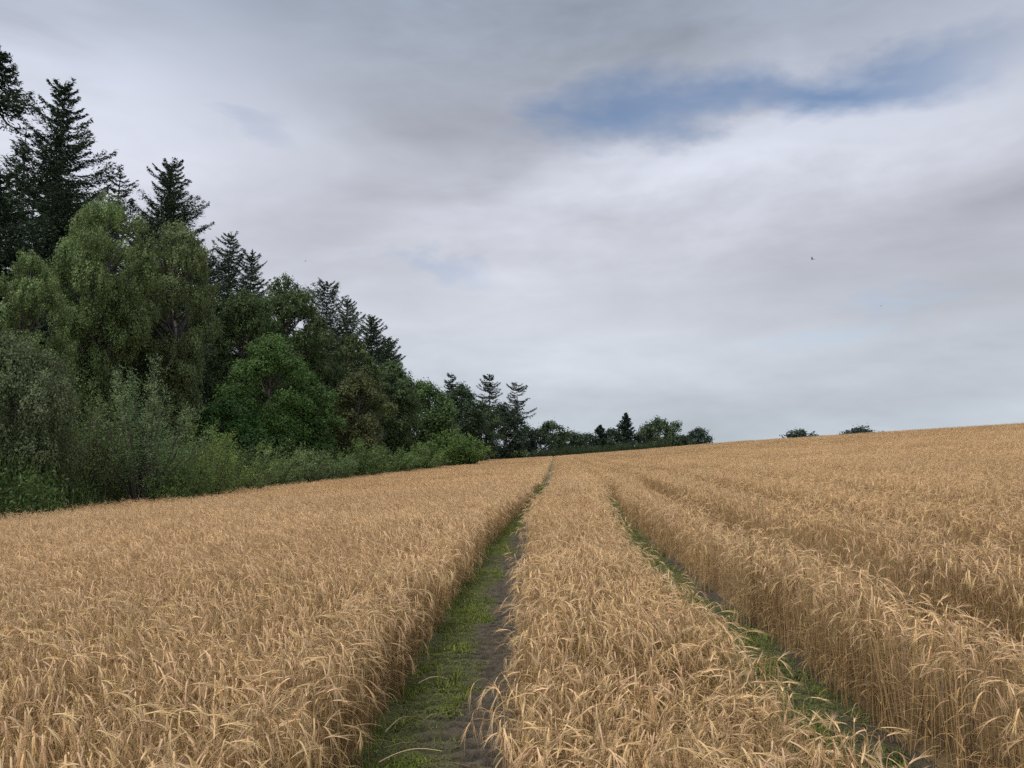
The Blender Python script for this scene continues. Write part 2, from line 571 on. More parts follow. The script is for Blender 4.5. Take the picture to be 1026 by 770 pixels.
ROWS = [(3.2, .42, .02, 120), (4.65, .44, .06, 120), (6.5, .42, .22, 110), (8.9, .36, .35, 90), (12.2, .38, .45, 90)]
P_, R_, S_, I_ = [], [], [], []
for (d0, d1, step, fam) in ((0.6, 7.5, .098, 0), (7.5, 27, .135, 1), (27, 80, .40, 2), (80, 232, 1.0, 3)):
    X, Y = jitter_grid(-16.5, min(.86 * d1 + 4, 175), -2 if fam == 0 else d0 * .35, 207 if fam == 2 else min(d1, 207), step)
    D = np.hypot(X, Y)
    ok = (D > d0) & (D <= d1) & (np.abs(X) < .84 * Y + 3.5) & (X > field_edge(Y))
    o = X - track(Y)
    mg = (.02, .03, .27, .5)[fam]
    wob = .05 * (noise2(X * 1.7, Y * 1.7, 5) - .5) * 2
    far = np.clip((Y - 40) / 60, 0, 1) if fam < 2 else 0
    sh = .06 * np.clip((12 - Y) / 6, 0, 1)
    near_track = (o > -2.0) & (o < 6.0)
    if fam == 2: ok = (D > d0) & ((D <= 80) | near_track) & (Y < 207) & (np.abs(X) < .84 * Y + 3.5) & (X > field_edge(Y))
    if fam == 3: ok &= ~near_track
    gapA = np.abs(o - sh) < HALF_A + sh + mg + wob - .12 * far
    gapB = np.abs(o - OFF_B) < HALF_B - (.17 if fam == 2 else 0) - .09 * np.clip((Y - 8) / 8, 0, 1) * (fam < 2) + mg + wob - .14 * far
    rows = np.zeros(len(X), bool)
    for q_, (oc, hw, cut, ymax) in enumerate(ROWS):
        rows |= (np.abs(o - oc - .10 * (noise2(Y * .25, Y * 0 + q_, 91) - .5)) < hw + wob + mg * .4) & (noise2(Y * .33, Y * 0 + q_ * 3.7, 3) > cut) & (Y < ymax)
    ok &= ~(gapA | gapB | rows)
    X, Y, o = X[ok], Y[ok], o[ok]
    n = len(X)
    Z = land(X, Y)
    up = (o > OFF_B) & (rng.random(n) < .85) | (rng.random(n) < .12)
    # wind-laid direction of the nodding ears
    az = -.55 + 1.7 * (fbm(X * .35, Y * .35, 21) - .5) * 2 + rng.normal(0, .45, n)
    az = np.where((o > 0) & (o < OFF_B), az - .6 + 2.2 * (noise2(X * 1.3, Y * 1.0, 31) - .5), az)
    h = .96 + .22 * (fbm(X * .5, Y * .35, 41) - .5) + .20 * (noise2(X * 2.2, Y * 2.2, 43) - .5) + rng.normal(0, .05, n)
    mid_ = (o > 0) & (o < OFF_B)
    near_ = np.clip((17 - Y) / 8, 0, 1)
    h = np.where(mid_, h * (1 - near_ * (.10 + .16 * np.clip((o - 1.0) / .6, 0, 1))), h)   # laid crop between the wheel marks
    tiltx = rng.normal(0, .06, n); tilty = rng.normal(0, .06, n)
    # lodged, wind-tangled strip between the wheel marks and in patches on the left
    lod_ = np.clip((noise2(X * .8, Y * .55, 51) - .45) * 3, 0, 1) * np.where((o > 0) & (o < OFF_B), 1.35, np.where(o < 0, .55, .1))
    dg = np.minimum(np.abs(o - .04) - HALF_A - .04, np.abs(o - OFF_B) - HALF_B)
    edge = (dg < .20) | ((dg < .34) & (rng.random(n) < .5))
    away = np.where(o < .04, PI, np.where(o < 1.1, 0.0, np.where(o < OFF_B, PI, 0.0)))
    az = np.where(edge & (dg < .3), away + rng.normal(0, 1.2, n), az)
    if fam < 2:
        tilty += np.where(edge, .06, .30 * lod_)
        tiltx += rng.normal(0, .16, n) * np.where(edge, .2, lod_)
    if fam == 0: ii = np.where(up, start[1] + rng.integers(0, len(UPR0), n), rng.integers(0, len(NOD0), n))
    elif fam == 1: ii = np.where(up, start[3] + rng.integers(0, len(UPR1), n), start[2] + rng.integers(0, len(NOD1), n))
    if fam == 0: ii = np.where(edge, start[6] + rng.integers(0, len(EDG0), n), ii)
    if fam == 1: ii = np.where(edge, start[7] + rng.integers(0, len(EDG1), n), ii)
    if fam == 2: ii = start[4] + rng.integers(0, len(LOD2), n)
    if fam == 3: ii = start[5] + rng.integers(0, len(LOD3), n)
    P_.append(np.stack([X, Y, Z - .01], -1)); R_.append(np.stack([tiltx, tilty, az], -1))
    sxy = rng.uniform(.92, 1.1, n)
    S_.append(np.stack([sxy, sxy, h], -1)); I_.append(ii)
print('barley tufts', [len(a) for a in P_])
scatter('barley_crop', np.concatenate(P_), np.concatenate(R_), np.concatenate(S_), np.concatenate(I_), protos,
        'ripe golden barley with drooping bearded ears covering the whole field', 'barley crop', M_STRAW)


# ------------------------------------------------------------------ green growth in the wheel tracks
def blade_tuft(seed, n, rad, hh, w, cols, spread=.7, seg=3):
    r = np.random.default_rng(seed)
    b = Buf()
    for k in range(n):
        a, q = r.uniform(0, 2 * PI), rad * math.sqrt(r.random())
        base = np.array([q * math.cos(a), q * math.sin(a), 0])
        la = r.uniform(0, 2 * PI); L = hh * r.uniform(.5, 1.25); t0 = abs(r.normal(0, spread * .5)); t1 = t0 + abs(r.normal(0, spread))
        pts = [base]
        for i in range(1, seg + 1):
            t = t0 + (t1 - t0) * i / seg
            pts.append(pts[-1] + L / seg * np.array([math.sin(t) * math.cos(la), math.sin(t) * math.sin(la), math.cos(t)]))
        pts = np.array(pts)
        sd = np.array([-math.sin(la), math.cos(la), 0]) * (np.linspace(1, .1, seg + 1)[:, None]) * w * r.uniform(.7, 1.2)
        i = np.arange(seg); m = seg + 1
        c = np.array(cols[r.integers(0, len(cols))]) * r.uniform(.75, 1.25)
        b.add(np.concatenate([pts - sd, pts + sd]), np.stack([i, i + 1, m + i + 1, m + i], -1), c)
    return b.mesh('grass', M_GRASS)


GREEN = [(.14, .20, .022), (.06, .09, .014), (.20, .25, .035), (.12, .14, .03), (.18, .17, .05)]
mt = [blade_tuft(300 + k, 34, .055, .030, .0026, GREEN, 1.6) for k in range(5)] + [blade_tuft(310 + k, 12, .03, .11, .0024, GREEN, .8) for k in range(4)]
pts, idx = [], []
for (X, Y, Z, Mo, U), dens in ((trA, .17), (trB, .10)):
    pr = np.where((Y < 40) & (np.abs(U) < .93), np.clip(Mo * 1.5 - .3, 0, 1) * np.clip((fbm(X * 5.5, Y * 4.5, 77) - .40) * 6, 0, 1) * np.where(Y < 16, dens, dens * 4), 0)
    k = np.flatnonzero(rng.random(len(X)) < pr)
    pts.append(np.stack([X[k], Y[k], Z[k] - .004], -1))
    idx.append(np.where(rng.random(len(k)) < .985, rng.integers(0, 5, len(k)), rng.integers(5, 9, len(k))))
pts = np.concatenate(pts); idx = np.concatenate(idx); n = len(pts)
sc = rng.uniform(.5, 1.7, n)
print('moss tufts', n)
scatter('moss_and_weeds', pts, np.stack([rng.normal(0, .1, n), rng.normal(0, .1, n), rng.uniform(0, 6.28, n)], -1), np.stack([sc] * 3, -1), idx, mt,
        'low green moss and weeds growing in the muddy wheel tracks', 'moss', M_GRASS)


def litter_proto(seed):
    r = np.random.default_rng(seed)
    b = Buf()
    for k in range(5):
        a = r.uniform(0, 6.28); L = r.uniform(.05, .22)
        c = np.array([r.uniform(-.12, .12), r.uniform(-.12, .12), .006])
        d = np.array([math.cos(a), math.sin(a), r.normal(0, .06)]) * L
        tube(b, [c, c + d * .5 + (0, 0, .012), c + d], [.0017, .0016, .001], np.array([.44, .33, .18]) * r.uniform(.6, 1.2), 3)
    return b.mesh('litter', M_STRAW)


pts = []
for (X, Y, Z, Mo, U) in (trA, trB):
    k = np.flatnonzero((rng.random(len(X)) < np.where(Y < 16, .0022, .02) * (.4 + 1.6 * np.abs(U))) & (Y < 30) & (np.abs(U) < .96))
    pts.append(np.stack([X[k], Y[k], Z[k]], -1))
pts = np.concatenate(pts); n = len(pts)
scatter('straw_litter', pts, np.stack([rng.normal(0, .1, n), rng.normal(0, .1, n), rng.uniform(0, 6.28, n)], -1), np.stack([rng.uniform(.7, 1.2, n)] * 3, -1),
        rng.integers(0, 5, n), [litter_proto(330 + k) for k in range(5)], 'bits of broken straw lying about in the wheel tracks', 'straw litter', M_STRAW)


def straw(label, x, y, az, L, group=None):
    b = Buf()
    r = np.random.default_rng(int(abs(x) * 1000 + y * 77))
    s = np.linspace(0, 1, 9)
    bend = r.uniform(-.5, .5)
    px = np.cumsum(np.concatenate([[0], np.cos(az + bend * s[1:]) * L / 8])); py = np.cumsum(np.concatenate([[0], np.sin(az + bend * s[1:]) * L / 8]))
    z = land(x + px, y + py) + .055 + .03 * np.sin(s * PI)
    P = np.stack([px, py, z - z[0]], -1)
    tube(b, P, np.linspace(.0036, .0022, 9), np.array([.62, .48, .30]), 5)
    o = link('fallen_straw', b.mesh('fallen_straw', M_STRAW, True))
    o.location = (x, y, z[0])
    return tag(o, label, 'straw', 'loose straws on the wheel track')


straw('short pale straw lying across the mossy left half of the wide track', -.66, 5.35, .35, .22)
straw('long pale straw slanting over the moss at the bottom edge of the picture', -.70, 4.02, .55, .34)
straw('thin bent straw leaning from the left barley onto the track moss', -.74, 4.45, 1.0, .26)

# ------------------------------------------------------------------ trees
def leaves(buf, pos, size, col, nrm=None, r=rng, aspect=.55, long_dir=None):
    """one small pointed face per leaf or leaf spray"""
    n = len(pos)
    size = np.broadcast_to(np.asarray(size, float), (n,))[:, None]
    q = r.normal(size=(n, 3)) if nrm is None else nrm + r.normal(size=(n, 3)) * .58
    q /= np.linalg.norm(q, axis=1)[:, None] + 1e-9
    a = r.normal(size=(n, 3)) if long_dir is None else long_dir + r.normal(size=(n, 3)) * .3
    a -= (a * q).sum(1)[:, None] * q
    a /= np.linalg.norm(a, axis=1)[:, None] + 1e-9
    b = np.cross(q, a)
    asp = aspect * r.uniform(.75, 1.25, (n, 1))
    v = np.stack([pos - a * size * .5, pos + b * size * asp * .5 + a * size * r.uniform(-.15, .1, (n, 1)),
                  pos + a * size * .5, pos - b * size * asp * .5 + a * size * r.uniform(-.15, .1, (n, 1))], 1).reshape(-1, 3)
    f = np.arange(4 * n).reshape(n, 4)
    buf.add(v, f, np.repeat(col, 4, axis=0))


def leaf_cols(n, base, r, sd=.16, clump=None):
    k = 1 + r.normal(0, sd, (n, 1))
    c = np.array(base)[None, :] * np.clip(k, .5, 1.6)
    c = c * (1 + r.normal(0, .07, (n, 3)))
    if clump is not None: c = c * clump
    return c


def broadleaf(name, base, H, R, col, label, cat='tree', group=None, seed=0, px=.06, z0=.18, weep=0.0, shape=1.0, lobes=34, bark=(.09, .075, .06), dens=1.0, top_bias=.0, multi=1, trunkname='trunk', crownname='crown', skirt=False):
    """tapered trunk, limbs, and a crown of many leaf faces gathered in lobes and sprays"""
    r = np.random.default_rng(seed)
    root = empty(name, base, label, cat, group)
    tb = Buf()
    zc = H * z0
    # lobe centres through the crown's volume
    C, RL = [], []
    tries = 0
    lobes = int(lobes * 2.3)
    while len(C) < lobes and tries < 6000:
        tries += 1
        t = r.random() ** (.9 - .3 * top_bias)
        prof = (math.sin(PI * min(max(t, .02), .985) ** shape) ** .62)
        if skirt: prof = max(prof, .85 * (1 - t) ** .3)
        ang = r.uniform(0, 2 * PI); q = prof * (.35 + .6 * math.sqrt(r.random()))
        wob = 1 + .22 * math.sin(ang * 2 + seed) + .14 * math.sin(ang * 3 + seed * 2)
        p = np.array([math.cos(ang) * q * R * .82 * wob, math.sin(ang) * q * R * .82 * wob, zc + (H - zc) * (.05 + .88 * t)])
        rl = R * r.uniform(.13, .27) * (1.08 - .35 * t)
        if C and min(np.linalg.norm((np.array(C) - p) * (1, 1, .8), axis=1)) < rl * .7: continue
        C.append(p); RL.append(rl)
    C.append(np.array([r.normal(0, .04 * R), r.normal(0, .04 * R), H - R * .2])); RL.append(R * .2)
    C = np.array(C); RL = np.array(RL)
    # trunk and limbs
    nst = multi
    tops = []
    for k in range(nst):
        a = r.uniform(0, 2 * PI); sp = 0 if nst == 1 else R * r.uniform(.12, .5)
        s = np.linspace(0, 1, 26)
        hh = H * (.86 if nst == 1 else r.uniform(.55, .8))
        w = np.stack([np.interp(s, np.linspace(0, 1, 7), r.normal(0, .018 * H, 7)) for q_ in range(2)], -1)
        b0 = 0 if nst == 1 else .12
        P = np.stack([math.cos(a) * (b0 + sp * s ** 1.2) + w[:, 0] * s, math.sin(a) * (b0 + sp * s ** 1.2) + w[:, 1] * s, s * hh - .1], -1)
        r0 = H * .017 if nst == 1 else H * .009
        tube(tb, P, r0 * (1 - s * .82), np.array(bark), 7)
        tops.append((P, r0))
    for k in range(len(C)):
        P, r0 = tops[k % nst]
        j = np.argmin(np.abs(P[:, 2] - max(C[k][2] - RL[k] * 1.6 - r.uniform(.03, .14) * H, .12 * H)))
        p0 = P[j]; s = np.linspace(0, 1, 5)[:, None]
        mid = (p0 + C[k]) / 2 + np.array([0, 0, -.02 * H]) + r.normal(0, .03 * R, 3)
        Q = (1 - s) ** 2 * p0 + 2 * s * (1 - s) * mid + s ** 2 * C[k]
        tube(tb, Q, r0 * .36 * (1 - .85 * s[:, 0]), np.minimum(np.array(bark), .085) * .8, 4)
    link(trunkname, tb.mesh(trunkname, M_BARK, True), root)
    # leaves
    leaf = max(.085, px * 2.3)
    cb = Buf()
    for k in range(len(C)):
        area = 4 * PI * RL[k] ** 2
        n = int(dens * 1.35 * area / (leaf * leaf * .5))
        nsub = max(6, int(n / 26))
        d = r.normal(size=(nsub, 3)); d[:, 2] += .25
        d /= np.linalg.norm(d, axis=1)[:, None]
        sub = C[k] + d * RL[k] * (.55 + .55 * r.random((nsub, 1)) ** .6) * np.array([1, 1, .85])
        cl = np.clip(1 + r.normal(0, .13, (nsub, 1)) + r.normal(0, .10), .6, 1.5)
        w = r.integers(0, nsub, n)
        sig = RL[k] * .20 + leaf * .4
        pos = sub[w] + r.normal(size=(n, 3)) * sig
        if weep:
            drop = r.random(n) ** 1.0 * weep * r.uniform(.4, 1.2, nsub)[w]
            pos = sub[w] + r.normal(size=(n, 3)) * np.array([sig * .45, sig * .45, sig * .5]) - np.stack([0 * drop, 0 * drop, drop], -1)
        pos[:, 2] = np.maximum(pos[:, 2], .15)
        out = (pos - C[k]) / RL[k] + np.array([0, 0, .45])
        leaves(cb, pos, leaf * r.uniform(.7, 1.3, n), leaf_cols(n, col, r, .10, cl[w]), out, r, .55,
               np.tile([0, 0, -1.0], (n, 1)) if weep else None)
    link(crownname, cb.mesh(crownname, M_LEAF), root)
    return root


def shrub(name, base, H, R, col, label, group, seed=0, px=.05, shoots=46, bare=.12, spread=1.0, leaf_asp=.30, dens=1.0, core=True):
    """many upright shoots from the ground, set with narrow leaves, feathery outline"""
    r = np.random.default_rng(seed)
    root = empty(name, base, label, 'bush', group)
    tb, cb = Buf(), Buf()
    leaf = max(.085, px * 2.4)
    for k in range(shoots):
        a = r.uniform(0, 2 * PI); q = math.sqrt(r.random())
        b0 = np.array([math.cos(a), math.sin(a), 0]) * R * .30 * q * (1 if core else .35)
        L = H * r.uniform(.62, 1.02) * (1.03 - .42 * q ** 2)
        reach = R * q * r.uniform(.75, 1.1) * spread
        s_ = np.linspace(0, 1, 8)
        w = r.normal(0, .03 * R, 2)
        P = np.stack([b0[0] + math.cos(a) * reach * s_ ** 1.15 * .9 + w[0] * np.sin(s_ * 5), b0[1] + math.sin(a) * reach * s_ ** 1.15 * .9 + w[1] * np.sin(s_ * 5), L * s_ ** .92 - .06], -1)
        tube(tb, P, np.linspace(1, .12, 8) * (.010 + .0065 * H), (.055, .045, .035), 4)
        cl0 = np.clip(1 + r.normal(0, .13), .6, 1.4)
        nt_ = int(9 + 3.2 * L)
        for m in range(nt_):
            u = r.uniform(bare, 1.0)
            p0 = np.array([np.interp(u, s_, P[:, i]) for i in range(3)])
            ta = r.uniform(0, 2 * PI); tl = R * .30 * r.uniform(.4, 1.1) * (1.15 - .75 * u) + .10
            d = np.array([math.cos(ta) * .75 + math.cos(a) * .25, math.sin(ta) * .75 + math.sin(a) * .25, r.uniform(.35, 1.1)])
            d /= np.linalg.norm(d)
            n = int(dens * (5 + 26 * tl * (.12 / leaf) ** 1.4))
            w_ = r.random(n)
            pos = p0 + d * tl * w_[:, None] + r.normal(size=(n, 3)) * (.05 + leaf * .28)
            pos[:, 2] = np.maximum(pos[:, 2], .06)
            leaves(cb, pos, leaf * r.uniform(.65, 1.35, n), leaf_cols(n, col, r, .15, cl0 * np.clip(1 + r.normal(0, .1), .7, 1.3)), np.tile(d * .3 + np.array([0, 0, .5]), (n, 1)), r, leaf_asp, np.tile(d, (n, 1)))
    link('stems', tb.mesh('stems', M_BARK, True), root)
    link('foliage', cb.mesh('foliage', M_LEAF), root)
    return root


def conifer(name, base, H, R, col, label, group=None, seed=0, px=.08, z0=.1, droop=.25, up=.5, gap=1.0, sparse=0.0, bark=(.075, .06, .05), power=.8, dens=1.0, cat='tree'):
    """straight trunk with whorls of branches, each hung with needle sprays"""
    r = np.random.default_rng(seed)
    root = empty(name, base, label, cat, group)
    tb, cb = Buf(), Buf()
    s = np.linspace(0, 1, 10)
    wob = np.cumsum(r.normal(0, .0025 * H, (10, 2)), axis=0)
    P = np.stack([wob[:, 0], wob[:, 1], s * H - .1], -1)
    tube(tb, P, H * .014 * (1 - s * .97) + .01, np.array(bark), 7)
    spray = max(.24, px * 2.5)
    z = H * z0
    lev = 0
    while z < H * .985:
        t = (z - H * z0) / (H * (1 - z0))
        Lm = R * (1 - t) ** power * (.75 + .25 * min(1, t * 6)) + .12
        nb = int(r.integers(5, 8)) if t < .85 else 4
        a0 = r.uniform(0, 2 * PI)
        cx, cy = np.interp(z, P[:, 2], P[:, 0]), np.interp(z, P[:, 2], P[:, 1])
        for k in range(nb):
            if r.random() < sparse: continue
            a = a0 + 2 * PI * k / nb + r.normal(0, .22)
            L = Lm * r.uniform(.45, 1.22)
            m = 8
            q = np.linspace(0, 1, m)
            rise = up * (t ** 1.3) - droop * (1 - t)
            Q = np.stack([cx + math.cos(a) * L * q, cy + math.sin(a) * L * q, z + L * (rise * q +   .15 * q ** 3 - .12 * np.sin(q * PI))], -1)
            tube(tb, Q, np.linspace(1, .2, m) * (.008 * H * (1 - t) * .35 + .012), np.array(bark), 3)
            n = int(dens * (18 + L * 75 * (.22 / spray) ** 1.3))
            u = r.random(n) ** .75
            base_p = np.stack([np.interp(u, q, Q[:, i]) for i in range(3)], -1)
            w = .24 * L * (1 - u * .75) * (.2 + u) * 1.7 + .05
            sd = np.array([-math.sin(a), math.cos(a), 0])
            off = r.normal(0, .55, n) * w
            hang = np.abs(r.normal(0, 1, n)) * (.10 + .10 * L * .4) * (1 - .5 * t)
            pos = base_p + sd * off[:, None] - np.stack([0 * hang, 0 * hang, hang], -1)
            ld = np.stack([math.cos(a) * .7 + sd[0] * np.sign(off) * .5, math.sin(a) * .7 + sd[1] * np.sign(off) * .5, np.full(n, -.35 + .5 * t)], -1)
            nr = np.tile([0, 0, .9], (n, 1))
            cl = np.clip(1 + r.normal(0, .16), .6, 1.5)
            leaves(cb, pos, spray * r.uniform(.6, 1.35, n), leaf_cols(n, col, r, .16, cl), nr, r, .34, ld)
        z += gap * (.020 * H + .12) * r.uniform(.75, 1.25) * (1.1 - .5 * t)
        lev += 1
    # leader shoot
    n = 14
    pos = np.stack([r.normal(0, .06, n) + P[-1, 0], r.normal(0, .06, n) + P[-1, 1], H - r.random(n) * .05 * H], -1)
    leaves(cb, pos, spray, leaf_cols(n, col, r), None, r, .3, np.tile([0, 0, 1.0], (n, 1)))
    link('trunk', tb.mesh('trunk', M_BARK, True), root)
    link('crown', cb.mesh('crown', M_NEEDLE), root)
    return root


def spot(u, v, y):
    """stand a tree so that its tip is seen at (u, v) at distance y: base point and height"""
    x, _, zt = sight(u, v, y)
    z = float(land(x, y))
    return (x, y, z - .05), zt - z


SPR = (.034, .058, .030)      # dark spruce
SPR2 = (.042, .068, .040)     # bluer spruce
BIR = (.132, .180, .066)      # birch
OAK = (.058, .090, .030)
BRI = (.070, .130, .032)      # fresh green
WIL = (.115, .145, .085)      # grey green willow
GWD = 'tall conifers of the wood'
GBR = 'broadleaved trees along the wood'
GSH = 'bushes along the field edge'
GFT = 'trees at the far end of the field'

# tall conifers at the back: tip pixel, distance, radius, options, label
for i, (u, v, y, R, kw, lab) in enumerate([
    (3, 44, 43, 2.7, dict(col=SPR, z0=.84, sparse=.05, gap=.7, up=.15, power=.95), 'narrow dark conifer spire at the left picture edge, its tip the highest of the wood'),
    (27, 124, 47, 1.7, dict(col=SPR2, z0=.5, sparse=.5, gap=1.3, power=.5, dens=.7), 'thin ragged conifer with sparse tufts between the two tallest conifers'),
    (70, 78, 50, 7.0, dict(col=SPR, gap=1.0, up=.42, droop=.2, sparse=.05, power=.62, dens=1.35), 'widest open-branched dark spruce towering over the pale birches'),
    (118, 168, 54, 4.0, dict(col=SPR2, gap=1.1, sparse=.2, up=.5, power=.5, dens=.7), 'small light-tipped spruce at the right shoulder of the widest spruce'),
    (172, 160, 62, 5.6, dict(col=SPR, gap=.8, up=.38, power=.48, dens=1.4), 'dense blunt-topped dark spruce standing alone behind the second birch'),
    (229, 231, 76, 4.8, dict(col=SPR, gap=1.0, sparse=.15, up=.4, power=.5), 'dark spruce with gappy crown just right of the second birch'),
    (251, 250, 84, 4.6, dict(col=SPR, gap=1.0, sparse=.1, power=.5), 'slim pointed spruce poking up behind the dark round broadleaves'),
    (327, 282, 108, 8.0, dict(col=SPR2, gap=1.1, up=.6, sparse=.12, power=.5), 'broad bluish spruce with spiky upturned top halfway down the wood'),
    (348, 298, 118, 6.0, dict(col=SPR2, gap=1.1, up=.5, sparse=.1, power=.5), 'lower bluish spruce touching the right side of the spiky broad spruce'),
    (374, 315, 132, 7.0, dict(col=SPR, gap=1.0, up=.4, droop=.35, power=.55), 'last pointed spruce where the wood slopes down to the far trees'),
    (390, 338, 142, 6.4, dict(col=SPR, gap=1.0, up=.4, droop=.4, power=.5), 'short dark spruce on the right flank of the last pointed spruce'),
    (0, 168, 40, 5.0, dict(col=SPR, gap=.9, z0=.05, power=.5), 'dark bushy conifer at the left picture edge below the narrow one'),
    (62, 190, 46, 6.5, dict(col=SPR, gap=.9, z0=.05, droop=.4, power=.5), 'dark drooping spruce filling the gap left of the tallest birch'),
    (145, 222, 58, 6.0, dict(col=SPR, gap=.9, z0=.05, power=.5), 'dark spruce showing only between the two pale birches'),
    (205, 255, 68, 5.6, dict(col=SPR, gap=.9, z0=.05, power=.5), 'dark spruce tucked behind the right side of the second birch'),
]):
    b, H = spot(u, v, y)
    conifer('spruce_tree' if 'spruce' in lab else 'conifer_tree', b, H, R, kw.pop('col'), lab, GWD, 400 + i, px=y / 733, **kw)

for i, (nm, u, v, y, R, kw, lab) in enumerate([
    ('birch_tree', 108, 190, 38, 3.5, dict(col=BIR, shape=1.7, weep=.7, lobes=46, bark=(.22, .2, .18), z0=.2), 'tallest pale green birch with domed weeping crown'),
    ('birch_tree', 180, 216, 44, 3.6, dict(shape=1.7, col=(.118, .152, .062), weep=.8, lobes=46, bark=(.2, .18, .16), z0=.15), 'second tall birch, duller olive, right of the tallest birch'),
    ('birch_tree', 30, 246, 32, 2.2, dict(col=BIR, shape=1.4, weep=.6, lobes=34, z0=.2), 'narrow light green birch near the left picture edge'),
    ('willow_tree', -4, 328, 24.5, 3.0, dict(col=(.10, .125, .06), weep=.7, lobes=34, z0=.1, multi=3), 'pale spreading willow cut by the left picture edge'),
    ('broadleaf_tree', 243, 285, 64, 4.8, dict(col=OAK, weep=.8, lobes=38), 'dark round-headed broadleaf below the slim pointed spruce'),
    ('broadleaf_tree', 287, 272, 73, 5.6, dict(col=OAK, weep=.8, lobes=40), 'tallest dark round broadleaf, left of the spiky broad spruce'),
    ('broadleaf_tree', 318, 312, 80, 4.8, dict(col=(.052, .078, .030), weep=.6, lobes=36), 'dull dark broadleaf in front of the spiky broad spruce'),
    ('broadleaf_tree', 352, 332, 90, 5.2, dict(col=(.060, .085, .030), weep=.6, lobes=36), 'sloping dark green broadleaf below the lower bluish spruce'),
    ('maple_tree', 272, 336, 53, 4.0, dict(col=BRI, lobes=40, z0=.12), 'fresh green rounded maple standing out from the dark wood'),
    ('maple_tree', 308, 372, 56, 3.0, dict(col=(.062, .115, .030), lobes=34, z0=.1), 'fresh green broadleaf at the right side of the rounded maple'),
    ('maple_tree', 224, 398, 48, 2.7, dict(col=(.052, .112, .028), lobes=30, z0=.08), 'low bright green maple left of the rounded maple'),
    ('hawthorn_tree', 360, 372, 73, 4.0, dict(col=(.075, .088, .032), lobes=36, z0=.08), 'brownish green hawthorn with round crown right of the maples'),
    ('broadleaf_tree', 392, 362, 104, 5.4, dict(col=(.054, .085, .030), lobes=36), 'dark broadleaf at the foot of the last pointed spruce'),
    ('lime_tree', 425, 381, 118, 6.2, dict(col=(.066, .108, .034), lobes=40, z0=.08), 'big smooth green lime above the bright round bush'),
    ('broadleaf_tree', 462, 385, 150, 6.6, dict(col=(.034, .056, .026), lobes=38, z0=.08), 'very dark tall broadleaf right of the big green lime'),
    ('broadleaf_tree', 482, 402, 165, 5.4, dict(col=(.040, .066, .028), lobes=34, z0=.06), 'dark broadleaf sloping down at the end of the wood'),
    ('broadleaf_tree', 505, 404, 200, 6.2, dict(col=(.030, .048, .026), lobes=34, z0=.06), 'dark rounded tree under the pair of layered pines'),
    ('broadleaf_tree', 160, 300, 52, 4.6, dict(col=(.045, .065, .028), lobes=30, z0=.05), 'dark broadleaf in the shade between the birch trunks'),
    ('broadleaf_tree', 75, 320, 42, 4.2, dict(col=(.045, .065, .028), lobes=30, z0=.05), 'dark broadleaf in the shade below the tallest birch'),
]):
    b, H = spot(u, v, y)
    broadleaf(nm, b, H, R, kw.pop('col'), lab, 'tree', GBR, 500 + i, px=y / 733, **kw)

# bushes on the margin
for i, (u, v, y, R, kw, lab) in enumerate([
    (152, 352, 29, 2.6, dict(col=(.112, .150, .088), bare=.30, core=False, shoots=44, dens=.9), 'silvery grey-green willow bush on several dark bare stems'),
    (100, 378, 28.5, 2.2, dict(col=(.085, .105, .050), bare=.28, core=False, shoots=34, dens=.65), 'thin olive bush with twiggy stems left of the silvery willow bush'),
    (50, 388, 28.5, 2.3, dict(col=(.095, .120, .060), shoots=46), 'dull green bush between the cut-off willow and the twiggy bush'),
    (206, 420, 32, 1.9, dict(col=(.105, .145, .048)), 'yellowish green sallow bush right of the silvery willow bush'),
    (240, 430, 37, 2.0, dict(col=(.105, .138, .056)), 'olive sallow bush below the low bright maple'),
    (272, 436, 43, 2.2, dict(col=(.092, .125, .060)), 'grey-olive sallow bush below the rounded maple'),
    (303, 439, 48, 2.3, dict(col=(.105, .138, .070)), 'pale sallow bush below the right-hand fresh green broadleaf'),
    (334, 446, 55, 2.3, dict(col=(.092, .125, .064)), 'low greyish sallow bush below the brownish hawthorn'),
    (366, 438, 62, 2.4, dict(col=(.086, .124, .050)), 'upright sallow bush right of the low greyish one'),
    (394, 444, 72, 2.6, dict(col=(.080, .116, .050)), 'rounded sallow bush in the middle of the far margin'),
    (424, 445, 82, 2.9, dict(col=(.090, .126, .050)), 'wide low sallow bush just left of the bright round bush'),
    (456, 431, 98, 4.6, dict(col=(.078, .118, .042), shoots=90, leaf_asp=.45), 'large bright green rounded bush at the end of the margin'),
    (515, 450, 203, 4.0, dict(col=(.085, .115, .060), shoots=60, leaf_asp=.5), 'small pale bush in front of the dark trees at the end of the wood'),
    (-12, 395, 25, 2.1, dict(col=(.085, .112, .052)), 'dull green bush at the extreme left edge of the picture'),
    (182, 452, 29, 1.4, dict(col=(.072, .110, .038)), 'low dark green bush at the foot of the silvery willow bush'),
]):
    b, H = spot(u, v, y)
    shrub('willow_bush' if 'willow' in lab else 'bush', b, H, R, tuple(k_ * c_ for k_, c_ in zip((1.25, 1.32, 1.0), kw.pop('col'))), lab, GSH, 600 + i, px=y / 733, **kw)

